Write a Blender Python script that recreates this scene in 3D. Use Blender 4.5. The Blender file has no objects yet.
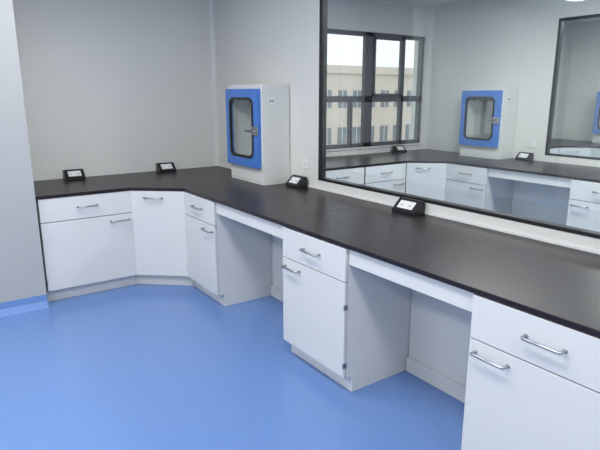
import bpy, bmesh, math
from mathutils import Vector, Matrix
scene = bpy.context.scene
scene.view_settings.view_transform = 'Standard'
scene.view_settings.look = 'None'

# ------------------------------------------------------------ materials
def pbr(name, col, rough=0.5, metal=0.0, spec=0.5, noise=0.0, nscale=8.0, bump=0.0, rvar=0.0, coat=0.0):
    m = bpy.data.materials.new(name); m.use_nodes = True
    nt = m.node_tree; b = nt.nodes['Principled BSDF']
    b.inputs['Base Color'].default_value = (*col, 1)
    b.inputs['Roughness'].default_value = rough
    b.inputs['Metallic'].default_value = metal
    b.inputs['Specular IOR Level'].default_value = spec
    if coat: 
        b.inputs['Coat Weight'].default_value = coat; b.inputs['Coat Roughness'].default_value = 0.15
    if noise or bump or rvar:
        tc = nt.nodes.new('ShaderNodeTexCoord')
        n = nt.nodes.new('ShaderNodeTexNoise'); n.inputs['Scale'].default_value = nscale
        n.inputs['Detail'].default_value = 5
        nt.links.new(tc.outputs['Object'], n.inputs['Vector'])
        if noise:
            r = nt.nodes.new('ShaderNodeValToRGB')
            r.color_ramp.elements[0].position = 0.3; r.color_ramp.elements[1].position = 0.7
            r.color_ramp.elements[0].color = (*[c*(1-noise) for c in col], 1)
            r.color_ramp.elements[1].color = (*[min(1, c*(1+noise)) for c in col], 1)
            nt.links.new(n.outputs['Fac'], r.inputs['Fac'])
            nt.links.new(r.outputs['Color'], b.inputs['Base Color'])
        if rvar:
            mr = nt.nodes.new('ShaderNodeMapRange')
            mr.inputs['To Min'].default_value = rough-rvar; mr.inputs['To Max'].default_value = rough+rvar
            nt.links.new(n.outputs['Fac'], mr.inputs['Value'])
            nt.links.new(mr.outputs['Result'], b.inputs['Roughness'])
        if bump:
            bp = nt.nodes.new('ShaderNodeBump'); bp.inputs['Strength'].default_value = bump
            bp.inputs['Distance'].default_value = 0.002
            nt.links.new(n.outputs['Fac'], bp.inputs['Height'])
            nt.links.new(bp.outputs['Normal'], b.inputs['Normal'])
    return m

def glass(name, tint, base=0.07):
    # thin architectural glass: transparent + mirror, Schlick reflectance symmetric for both faces
    m = bpy.data.materials.new(name); m.use_nodes = True
    nt = m.node_tree; nt.nodes.clear()
    o = nt.nodes.new('ShaderNodeOutputMaterial'); mx = nt.nodes.new('ShaderNodeMixShader')
    t = nt.nodes.new('ShaderNodeBsdfTransparent'); t.inputs['Color'].default_value = (*tint, 1)
    g = nt.nodes.new('ShaderNodeBsdfGlossy'); g.inputs['Roughness'].default_value = 0.0
    g.inputs['Color'].default_value = (0.95, 0.97, 0.97, 1)
    lw = nt.nodes.new('ShaderNodeLayerWeight'); lw.inputs['Blend'].default_value = 0.5
    p = nt.nodes.new('ShaderNodeMath'); p.operation = 'POWER'; p.inputs[1].default_value = 5.0
    ma = nt.nodes.new('ShaderNodeMath'); ma.operation = 'MULTIPLY_ADD'
    ma.inputs[1].default_value = 1-base; ma.inputs[2].default_value = base
    nt.links.new(lw.outputs['Facing'], p.inputs[0]); nt.links.new(p.outputs[0], ma.inputs[0])
    nt.links.new(ma.outputs[0], mx.inputs[0]); nt.links.new(t.outputs[0], mx.inputs[1])
    nt.links.new(g.outputs[0], mx.inputs[2]); nt.links.new(mx.outputs[0], o.inputs[0])
    return m

def emit(name, col, s):
    m = bpy.data.materials.new(name); m.use_nodes = True
    b = m.node_tree.nodes['Principled BSDF']
    b.inputs['Base Color'].default_value = (*col, 1)
    b.inputs['Emission Color'].default_value = (*col, 1)
    b.inputs['Emission Strength'].default_value = s
    return m

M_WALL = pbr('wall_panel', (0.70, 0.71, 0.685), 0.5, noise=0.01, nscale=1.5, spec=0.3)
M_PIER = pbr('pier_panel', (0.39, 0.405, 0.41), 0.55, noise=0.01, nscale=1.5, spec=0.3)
M_TRIM = pbr('pvc_trim', (0.70, 0.71, 0.70), 0.4)
M_CEIL = pbr('ceiling_paint', (0.75, 0.75, 0.75), 0.7, noise=0.01)
M_FLOOR = pbr('blue_vinyl', (0.125, 0.225, 0.475), 0.26, noise=0.02, nscale=25, spec=0.5)
M_COVE = pbr('blue_cove', (0.14, 0.25, 0.53), 0.4)
M_CAB = pbr('cabinet_white', (0.63, 0.64, 0.635), 0.36, noise=0.005, nscale=3)
M_GAP = pbr('cabinet_gap', (0.06, 0.06, 0.065), 0.7)
M_TOP = pbr('phenolic_top', (0.014, 0.0095, 0.0115), 0.33, spec=0.33, noise=0.15, nscale=60, bump=0.03)
M_CHROME = pbr('brushed_steel', (0.42, 0.42, 0.42), 0.28, metal=1.0)
M_BLACK = pbr('black_plastic', (0.012, 0.012, 0.013), 0.35)
M_FRAME = pbr('black_frame', (0.012, 0.013, 0.015), 0.35)
M_ALU = pbr('grey_aluminium', (0.11, 0.115, 0.13), 0.45, metal=0.2)
M_BLUE = pbr('blue_enamel', (0.045, 0.18, 0.58), 0.3, coat=0.4)
M_BOX = pbr('white_enamel', (0.70, 0.72, 0.70), 0.35)
M_STEEL = pbr('steel_lining', (0.42, 0.42, 0.40), 0.45, metal=0.3)
M_GLASS = glass('clear_glass', (0.95, 0.975, 0.97), 0.06)
M_WGLASS = glass('window_glass', (0.95, 0.97, 0.97), 0.05)
M_LABEL = pbr('label_white', (0.75, 0.77, 0.75), 0.4)
M_LAMP = emit('led_panel', (1, 1, 0.98), 4.0)
M_FACADE = pbr('facade_tile', (0.70, 0.62, 0.55), 0.8, noise=0.05, nscale=0.6)
M_FWIN = pbr('facade_window', (0.20, 0.23, 0.26), 0.3)
M_CONC = pbr('asphalt', (0.25, 0.25, 0.25), 0.9, noise=0.1)

# ------------------------------------------------------------ mesh builder
class MB:
    def __init__(s, name):
        s.name = name; s.bm = bmesh.new(); s.mats = []
    def mi(s, m):
        if m not in s.mats: s.mats.append(m)
        return s.mats.index(m)
    def geo(s, vs, fs, m, M=None, smooth=False):
        i = s.mi(m)
        bv = [s.bm.verts.new((M @ Vector(v)) if M else Vector(v)) for v in vs]
        for f in fs:
            try:
                fc = s.bm.faces.new([bv[k] for k in f]); fc.material_index = i; fc.smooth = smooth
            except ValueError: pass
    def box(s, x0, x1, y0, y1, z0, z1, m, M=None):
        v = [(x, y, z) for z in (z0, z1) for y in (y0, y1) for x in (x0, x1)]
        f = [(0,2,3,1),(4,5,7,6),(0,1,5,4),(2,6,7,3),(0,4,6,2),(1,3,7,5)]
        s.geo(v, f, m, M)
    def prism(s, pts, z0, z1, m, M=None):
        n = len(pts)
        v = [(p[0], p[1], z0) for p in pts] + [(p[0], p[1], z1) for p in pts]
        f = [tuple(range(n))[::-1], tuple(range(n, 2*n))] + [(i, (i+1) % n, (i+1) % n+n, i+n) for i in range(n)]
        s.geo(v, f, m, M)
    def profx(s, pts, x0, x1, m, M=None):  # pts in (y,z) extruded along x
        n = len(pts)
        v = [(x0, p[0], p[1]) for p in pts] + [(x1, p[0], p[1]) for p in pts]
        f = [tuple(range(n))[::-1], tuple(range(n, 2*n))] + [(i, (i+1) % n, (i+1) % n+n, i+n) for i in range(n)]
        s.geo(v, f, m, M)
    def plate(s, pts, y0, y1, m, M=None):  # pts (x,z) extruded along y
        n = len(pts)
        v = [(p[0], y0, p[1]) for p in pts] + [(p[0], y1, p[1]) for p in pts]
        f = [tuple(range(n)), tuple(range(n, 2*n))[::-1]] + [(i, (i+1) % n, (i+1) % n+n, i+n) for i in range(n)]
        s.geo(v, f, m, M)
    def ring(s, o, i, y0, y1, m, M=None):
        n = len(o)
        v = [(p[0], y0, p[1]) for p in o] + [(p[0], y0, p[1]) for p in i] + \
            [(p[0], y1, p[1]) for p in o] + [(p[0], y1, p[1]) for p in i]
        f = []
        for k in range(n):
            l = (k+1) % n
            f += [(k, l, n+l, n+k), (2*n+k, 3*n+k, 3*n+l, 2*n+l), (k, 2*n+k, 2*n+l, l), (n+k, n+l, 3*n+l, 3*n+k)]
        s.geo(v, f, m, M)
    def tube(s, path, r, m, M=None, n=10):
        path = [Vector(p) for p in path]
        vs = []; fs = []; prev = None
        for k, p in enumerate(path):
            t = (path[min(k+1, len(path)-1)] - path[max(k-1, 0)]).normalized()
            if prev is None:
                a = Vector((0,0,1)) if abs(t.z) < 0.9 else Vector((1,0,0))
                u = t.cross(a).normalized()
            else:
                u = (prev - t*prev.dot(t)).normalized()
            prev = u; w = t.cross(u)
            for q in range(n):
                an = 2*math.pi*q/n
                vs.append(p + r*(math.cos(an)*u + math.sin(an)*w))
        for k in range(len(path)-1):
            for q in range(n):
                fs.append((k*n+q, k*n+(q+1) % n, (k+1)*n+(q+1) % n, (k+1)*n+q))
        fs.append(tuple(range(n))[::-1]); fs.append(tuple(range((len(path)-1)*n, len(path)*n)))
        s.geo(vs, fs, m, M, smooth=True)
    def done(s, loc=(0,0,0), rz=0, bevel=0.0, seg=2):
        bmesh.ops.recalc_face_normals(s.bm, faces=s.bm.faces)
        me = bpy.data.meshes.new(s.name); s.bm.to_mesh(me); s.bm.free()
        for m in s.mats: me.materials.append(m)
        o = bpy.data.objects.new(s.name, me); scene.collection.objects.link(o)
        o.location = loc; o.rotation_euler = (0, 0, rz)
        if bevel:
            b = o.modifiers.new('bevel', 'BEVEL'); b.width = bevel; b.segments = seg
            b.limit_method = 'ANGLE'; b.angle_limit = math.radians(50)
        return o

def rrect(x0, x1, z0, z1, r, n=6):
    pts = []
    for cx, cz, a0 in ((x1-r, z1-r, 0), (x0+r, z1-r, 90), (x0+r, z0+r, 180), (x1-r, z0+r, 270)):
        for k in range(n+1):
            a = math.radians(a0 + 90*k/n)
            pts.append((cx + r*math.cos(a), cz + r*math.sin(a)))
    return pts

# ------------------------------------------------------------ layout
XR = 2.62      # face of right partition
YB = 5.27      # face of back (exterior) wall
MOD = 3.25     # room module
ZC = 0.87      # counter top
ZU = 0.847     # cabinet top
XL, YF, CEIL = -2.6, -2.4, 2.75
WT = 0.05      # partition thickness
XE = XR + 2*MOD

def wall_holes(name, axis, a0, a1, t0, t1, z0, z1, holes, mat):
    b = MB(name)
    def bx(p0, p1, q0, q1):
        if axis == 'x': b.box(p0, p1, t0, t1, q0, q1, mat)
        else: b.box(t0, t1, p0, p1, q0, q1, mat)
    cur = a0
    for h0, h1, hz0, hz1 in sorted(holes):
        bx(cur, h0, z0, z1); bx(h0, h1, z0, hz0); bx(h0, h1, hz1, z1); cur = h1
    bx(cur, a1, z0, z1)
    return b.done()

b = MB('floor'); b.box(XL-0.1, XE+0.1, YF-0.1, YB+0.2, -0.15, 0, M_FLOOR); b.done()
b = MB('ceiling'); b.box(XL-0.1, XE+0.1, YF-0.1, YB+0.2, CEIL, CEIL+0.12, M_CEIL); b.done()
EX0, EX1, EZ0, EZ1 = 3.15, 5.76, 0.96, 2.37
EW = [(EX0, EX1, EZ0, EZ1), (EX0+MOD, EX1+MOD, EZ0, EZ1)]
wall_holes('wall_back', 'x', XL-0.1, XE+0.1, YB, YB+0.2, 0, CEIL, EW, M_WALL)
W0, W1, WZ0, WZ1 = -0.6, 3.47, 0.945, 2.42
wall_holes('wall_right', 'y', YF, YB, XR, XR+WT, 0, CEIL, [(W0, W1, WZ0, WZ1)], M_WALL)
wall_holes('wall_partition', 'y', YF, YB, XR+MOD, XR+MOD+WT, 0, CEIL, [(W0, W1, WZ0, WZ1)], M_WALL)
b = MB('wall_end'); b.box(XE, XE+0.1, YF, YB, 0, CEIL, M_WALL); b.done()
b = MB('wall_left'); b.box(XL-0.1, XL, YF, YB, 0, CEIL, M_WALL); b.done()
b = MB('wall_front'); b.box(XL-0.1, XE+0.1, YF-0.1, YF, 0, CEIL, M_WALL); b.done()
# pier on the left
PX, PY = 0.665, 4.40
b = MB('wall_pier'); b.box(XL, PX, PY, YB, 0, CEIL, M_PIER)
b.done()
b = MB('baseboard_pier')
b.profx([(PY, 0), (PY, 0.1), (PY-0.006, 0.1), (PY-0.008, 0.05), (PY-0.022, 0.018), (PY-0.05, 0.002), (PY-0.05, 0)], XL, PX, M_COVE)
b.done()
for k in range(3):
    b = MB('trim_%d' % (k+1))
    x = XR + k*MOD; r = 0.05
    pts = [(x, YB), (x, YB-r)] + [(x - r*(1-math.cos(math.radians(a))), YB - r*(1-math.sin(math.radians(a)))) for a in (15,30,45,60,75)] + [(x-r, YB)]
    b.prism(pts, ZC+0.002 , CEIL, M_TRIM); b.done()
b = MB('trim_4')
b.box(XR-0.003, XR, 3.50, 3.506, ZC, CEIL, M_TRIM)
b.box(XR-0.012, XR, W0-0.3, YB-0.06, ZC+0.001, ZC+0.012, M_TRIM); b.done()

# observation windows in the partitions
for k in range(2):
    b = MB('window_%d' % (k+1)); x0 = XR + k*MOD
    fw = 0.028
    X0, X1 = x0-0.004, x0+WT+0.002
    b.box(X0, X1, W1-fw, W1, WZ0, WZ1, M_FRAME); b.box(X0, X1, W0, W0+fw, WZ0, WZ1, M_FRAME)
    b.box(X0, X1, W0+fw, W1-fw, WZ0, WZ0+0.02, M_FRAME); b.box(X0, X1, W0+fw, W1-fw, WZ1-0.03, WZ1, M_FRAME)
    b.box(x0+0.004, x0+0.010, W0+fw, W1-fw, WZ0+0.02, WZ1-0.03, M_GLASS)
    b.done()
# exterior windows
for k in range(2):
    b = MB('window_%d' % (k+3)); o = k*MOD
    a, c = EX0+o, EX1+o; y0, y1 = YB+0.02, YB+0.08
    z0, z1 = EZ0, EZ1
    def fr(xa, xb, za, zb, ya=y0, yb=y1): b.box(xa, xb, ya, yb, za, zb, M_ALU)
    fr(a, c, z0, z0+0.05); fr(a, c, z1-0.05, z1); fr(a, a+0.05, z0, z1); fr(c-0.05, c, z0, z1)
    fr(a, c, 1.525, 1.60)
    for xm, w in ((3.95, 0.05), (4.78, 0.13), (5.38, 0.05)): fr(xm+o-w/2, xm+o+w/2, z0, z1)
    xm = 4.50+o; fr(xm-0.02, xm+0.02, z0, 1.53)
    for xa, xb in ((4.845, 5.355),):
        xa += o; xb += o
        for (p, q, r_, s_) in ((xa, xb, 1.60, 1.63), (xa, xb, 2.29, 2.32), (xa, xa+0.03, 1.6, 2.32), (xb-0.03, xb, 1.6, 2.32)):
            fr(p, q, r_, s_, y0-0.015, y0)
    b.box(a+0.04, c-0.04, YB+0.045, YB+0.051, z0+0.04, z1-0.04, M_WGLASS)
    b.box(a, c, YB-0.02, y0, z0-0.02, z0, M_TRIM)
    b.done()

# ------------------------------------------------------------ countertops
CFX = 1.735
def counter(name, x, left):
    b = MB(name)
    xr = x-0.004
    pts = [(left, YB-0.004), (left, 4.43), (x-2.62+1.392, 4.43), (x-2.62+CFX, 4.14), (x-2.62+CFX, -1.0), (xr, -1.0), (xr, YB-0.004)]
    b.prism(pts, ZU, ZC, M_TOP)
    return b.done(bevel=0.003)
counter('lab_countertop', XR, PX+0.005)
counter('lab_countertop', XR+MOD, XR+WT+0.01)
counter('lab_countertop', XR+2*MOD, XR+MOD+WT+0.01)
b = MB('trim_5'); b.box(CFX+0.003, XR-0.013, 2.74, 2.7435, ZC, ZC+0.0006, M_GAP); b.done()

# ------------------------------------------------------------ cabinets
def handle(b, cx, cz, L=0.15, M=None):
    h = L/2; d = 0.034; y = -0.018
    p = [(cx-h, y, cz), (cx-h, y-d*0.55, cz)]
    for a in (20, 45, 70): 
        p.append((cx-h+0.012*(1-math.cos(math.radians(a))), y-d*0.6-0.4*d*math.sin(math.radians(a)), cz))
    p2 = [(2*cx-q[0], q[1], q[2]) for q in reversed(p)]
    b.tube(p+p2, 0.006, M_CHROME, M)
    for sx in (-h, h):
        b.tube([(cx+sx, y+0.001, cz), (cx+sx, y-0.004, cz)], 0.009, M_CHROME, M)

def cab_front(b, w, drawer, dside, M=None, z0=0.105):
    g = 0.003; top = ZU-0.006
    if drawer:
        dz = top-0.185
        b.box(g, w-g, -0.018, 0, dz+g, top, M_CAB, M)
        b.box(g, w-g, -0.018, 0, z0, dz-g, M_CAB, M)
        handle(b, w/2, dz+0.10, M=M)
        hz = dz-0.05
    else:
        b.box(g, w-g, -0.018, 0, z0, top, M_CAB, M); hz = top-0.055
    hx = {'l': 0.11, 'r': w-0.11, 'c': w*0.42}[dside]
    handle(b, hx, hz, M=M)
    ex = w-0.004 if dside == 'l' else 0.004
    if drawer:
        b.box(ex-0.004, ex+0.004, -0.021, 0.004, 0.50, 0.53, M_CHROME, M)
        b.box(ex-0.004, ex+0.004, -0.021, 0.004, 0.16, 0.19, M_CHROME, M)

def cabinet(w, loc, rz, drawer=True, dside='l', depth=0.75):
    b = MB('base_cabinet')
    b.box(0, w, 0.001, depth, 0.1, ZU-0.001, M_CAB)
    b.box(0.001, w-0.001, -0.0005, 0.001, 0.101, ZU-0.002, M_GAP)
    b.box(0, w, 0.045, depth, 0, 0.1, M_CAB)
    cab_front(b, w, drawer, dside)
    return b.done(loc=loc, rz=rz, bevel=0.0015, seg=1)
R = -math.pi/2
FX = 1.755; FY = 4.455
def bank(dx, first):
    cabinet(0.56, (FX+dx, 4.15, 0), R, True, 'r', 0.74)
    cabinet(0.60, (FX+dx, 2.66, 0), R, True, 'l', 0.74)
    cabinet(0.64, (FX+dx, 1.27, 0), R, True, 'l', 0.74)
    cabinet(0.64, (FX+dx, 0.626, 0), R, True, 'r', 0.74)
    cabinet(0.90, (FX+dx, -0.018, 0), R, True, 'l', 0.74)
    b = MB('base_cabinet')
    A = Vector((1.402, FY)); B = Vector((FX, 4.152)); d = (B-A); w = d.length; n = Vector((-d.y, d.x)).normalized()
    b.prism([(A.x+dx, A.y), (B.x+dx, B.y), (2.5+dx, B.y), (2.5+dx, 5.2), (A.x+dx, 5.2)], 0.1, ZU-0.001, M_CAB)
    A2, B2 = A+n*0.045, B+n*0.045
    b.prism([(A.x+dx, A2.y+0.02), (A2.x+dx, A2.y), (B2.x+dx, B2.y), (B2.x+dx, B.y), (2.5+dx, B.y), (2.5+dx, 5.2), (A.x+dx, 5.2)], 0, 0.1, M_CAB)
    M = Matrix.Translation((A.x+dx, A.y, 0)) @ Matrix.Rotation(math.atan2(d.y, d.x), 4, 'Z')
    b.box(0.002, w-0.002, -0.0015, -0.0005, 0.101, ZU-0.002, M_GAP, M)
    cab_front(b, w, False, 'c', M)
    b.done(bevel=0.0015, seg=1)
    for y0, y1 in ((2.664, 3.586), (1.274, 2.056)):
        b = MB('knee_space_panel')
        b.box(2.24+dx, 2.26+dx, y0, y1, 0, ZU-0.002, M_CAB)
        b.box(2.222+dx, 2.24+dx, y0, y1, 0, 0.09, M_CAB)
        b.box(FX+dx, FX+0.02+dx, y0, y1, 0.755, ZU-0.002, M_CAB)
        b.box(FX+0.02+dx, 2.24+dx, y0, y1, 0.755, 0.765, M_CAB)
        b.done(bevel=0.002, seg=1)
    if first:
        cabinet(0.715, (0.683, FY, 0), 0, True, 'r')
    else:
        x = XR+WT+0.03 + (dx-MOD)
        for i in range(3):
            cabinet(0.63, (x+i*0.65, FY, 0), 0, True, 'r')
bank(0, True); bank(MOD, False); bank(2*MOD, False)

# ------------------------------------------------------------ pass boxes
def passbox(loc):
    b = MB('pass_box'); w, h, d = 0.58, 0.83, 0.262; t = 0.035
    b.box(0, w, 0, d, 0, 0.17, M_BOX); b.box(0, w, 0, d, h-t, h, M_BOX)
    b.box(0, t, 0, d, 0.17, h-t, M_BOX); b.box(w-t, w, 0, d, 0.17, h-t, M_BOX)
    b.box(t, w-t, d-0.06, d, 0.17, h-t, M_STEEL)
    o = rrect(0.0, w, 0.13, h, 0.02); 
    b.ring(o, rrect(0.08, w-0.09, 0.22, h-0.09, 0.06), -0.006, 0, M_BOX)
    b.ring(rrect(0.004, w-0.025, 0.14, h-0.035, 0.012), rrect(0.08, w-0.105, 0.225, h-0.115, 0.06), -0.04, -0.006, M_BLUE)
    b.ring(rrect(0.07, w-0.095, 0.215, h-0.105, 0.065), rrect(0.092, w-0.117, 0.237, h-0.127, 0.05), -0.046, -0.03, M_BLACK)
    b.plate(rrect(0.09, w-0.115, 0.235, h-0.125, 0.05), -0.036, -0.031, M_WGLASS)
    b.plate(rrect(w-0.10, w-0.02, 0.42, 0.49, 0.008), -0.055, -0.04, M_CHROME)
    b.tube([(w-0.03, -0.05, 0.455), (w-0.03, -0.085, 0.455), (w-0.05, -0.09, 0.455), (w-0.14, -0.09, 0.455)], 0.01, M_CHROME)
    for z in (0.25, 0.68):
        b.tube([(0.0, -0.022, z-0.03), (0.0, -0.022, z+0.03)], 0.01, M_CHROME)
    b.box(w, w+0.003, 0.05, 0.11, 0.66, 0.73, M_LABEL)
    for k in range(2): b.box(w+0.003, w+0.006, 0.062+k*0.022, 0.075+k*0.022, 0.69, 0.703, M_GAP)
    b.box(0.02, w-0.02, -0.001, 0.0, 0.02, 0.022, M_GAP)
    return b.done(loc=loc, rz=R, bevel=0.006, seg=2)
for k in range(3):
    passbox((2.35+k*MOD, 4.455, ZC))

# ------------------------------------------------------------ bench sockets
def bench_socket(loc, rz, w=0.17):
    b = MB('bench_socket')
    b.profx([(-0.055, 0), (-0.055, 0.020), (0.015, 0.087), (0.04, 0.087), (0.05, 0.07), (0.05, 0)], -w/2, w/2, M_BLACK)
    ang = math.atan2(0.067, 0.07)
    M = Matrix.Translation((0, -0.055, 0.020)) @ Matrix.Rotation(ang, 4, 'X')
    b.box(-w/2+0.03, w/2-0.03, 0.018, 0.078, 0.0, 0.003, M_LABEL, M)
    for sx in (-0.035, 0.03):
        for q in (-0.008, 0.008): b.box(sx+q-0.002, sx+q+0.002, 0.035, 0.052, 0.003, 0.0035, M_GAP, M)
    return b.done(loc=loc, rz=rz, bevel=0.003, seg=2)
bench_socket((2.555, 2.41, ZC), R, 0.19); bench_socket((2.55, 3.68, ZC), R)
bench_socket((1.99, 5.16, ZC), 0); bench_socket((1.12, 5.16, ZC), 0)
for k in (1, 2):
    bench_socket((2.55+k*MOD, 3.68, ZC), R); bench_socket((2.555+k*MOD, 2.41, ZC), R)
    bench_socket((1.99+k*MOD, 5.16, ZC), 0)

for k in range(3):
    b = MB('wall_socket'); b.plate(rrect(-0.043, 0.043, -0.043, 0.043, 0.006), -0.009, 0, M_LABEL)
    for q in (-0.012, 0.012): b.box(q-0.002, q+0.002, -0.0095, -0.009, -0.015, 0.0, M_GAP)
    b.done(loc=(XR-0.001+k*MOD, 3.645, 1.06), rz=R)

# ------------------------------------------------------------ ceiling lights
def lamp(x, y, p, sx=0.6, sy=1.2):
    b = MB('ceiling_light')
    b.box(-sx/2, sx/2, -sy/2, sy/2, -0.012, 0, M_BOX)
    b.box(-sx/2+0.02, sx/2-0.02, -sy/2+0.02, sy/2-0.02, -0.014, -0.012, M_LAMP)
    b.done(loc=(x, y, CEIL))
    l = bpy.data.lights.new('panel', 'AREA'); l.shape = 'RECTANGLE'; l.size = sx-0.05; l.size_y = sy-0.05
    l.energy = p; l.color = (1.0, 0.985, 0.965)
    o = bpy.data.objects.new('ceiling_light_lamp', l); scene.collection.objects.link(o)
    o.location = (x, y, CEIL-0.02)
for x in (-1.3, 0.7):
    for y in (-1.0, 1.3, 3.3): lamp(x, y, 28)
for k in (1, 2):
    for y in (0.5, 2.8): lamp(0.9+k*MOD, y, 54)

# ------------------------------------------------------------ outside
b = MB('office_building')
yb0 = 40
b.box(-20, 95, yb0, yb0+12, -14, 3.9, M_FACADE)
b.box(-20, 95, yb0-0.3, yb0, 3.5, 4.2, M_FACADE)
for fl in range(5):
    z = 1.2 - fl*3.4
    for i in range(62):
        x = -18 + i*1.8
        b.box(x, x+1.0, yb0-0.05, yb0, z-0.8, z+0.8, M_FWIN)
        b.box(x+0.47, x+0.53, yb0-0.08, yb0-0.05, z-0.8, z+0.8, M_LABEL)
b.done()
b = MB('ground_outside'); b.box(-40, 110, 6, 80, -14.2, -14, M_CONC); b.done()

w = bpy.data.worlds.new('World'); scene.world = w; w.use_nodes = True
bg = w.node_tree.nodes['Background']; bg.inputs['Color'].default_value = (0.96, 0.98, 1.0, 1); bg.inputs['Strength'].default_value = 1.5

# ------------------------------------------------------------ camera
cam = bpy.data.cameras.new('camera'); cam.sensor_width = 36; cam.lens = 540/600*36
co = bpy.data.objects.new('camera', cam); scene.collection.objects.link(co)
co.location = (0, 0, 1.62); co.rotation_euler = (math.radians(90-13.6), 0, math.radians(-35.07))
cam.clip_end = 300
scene.camera = co
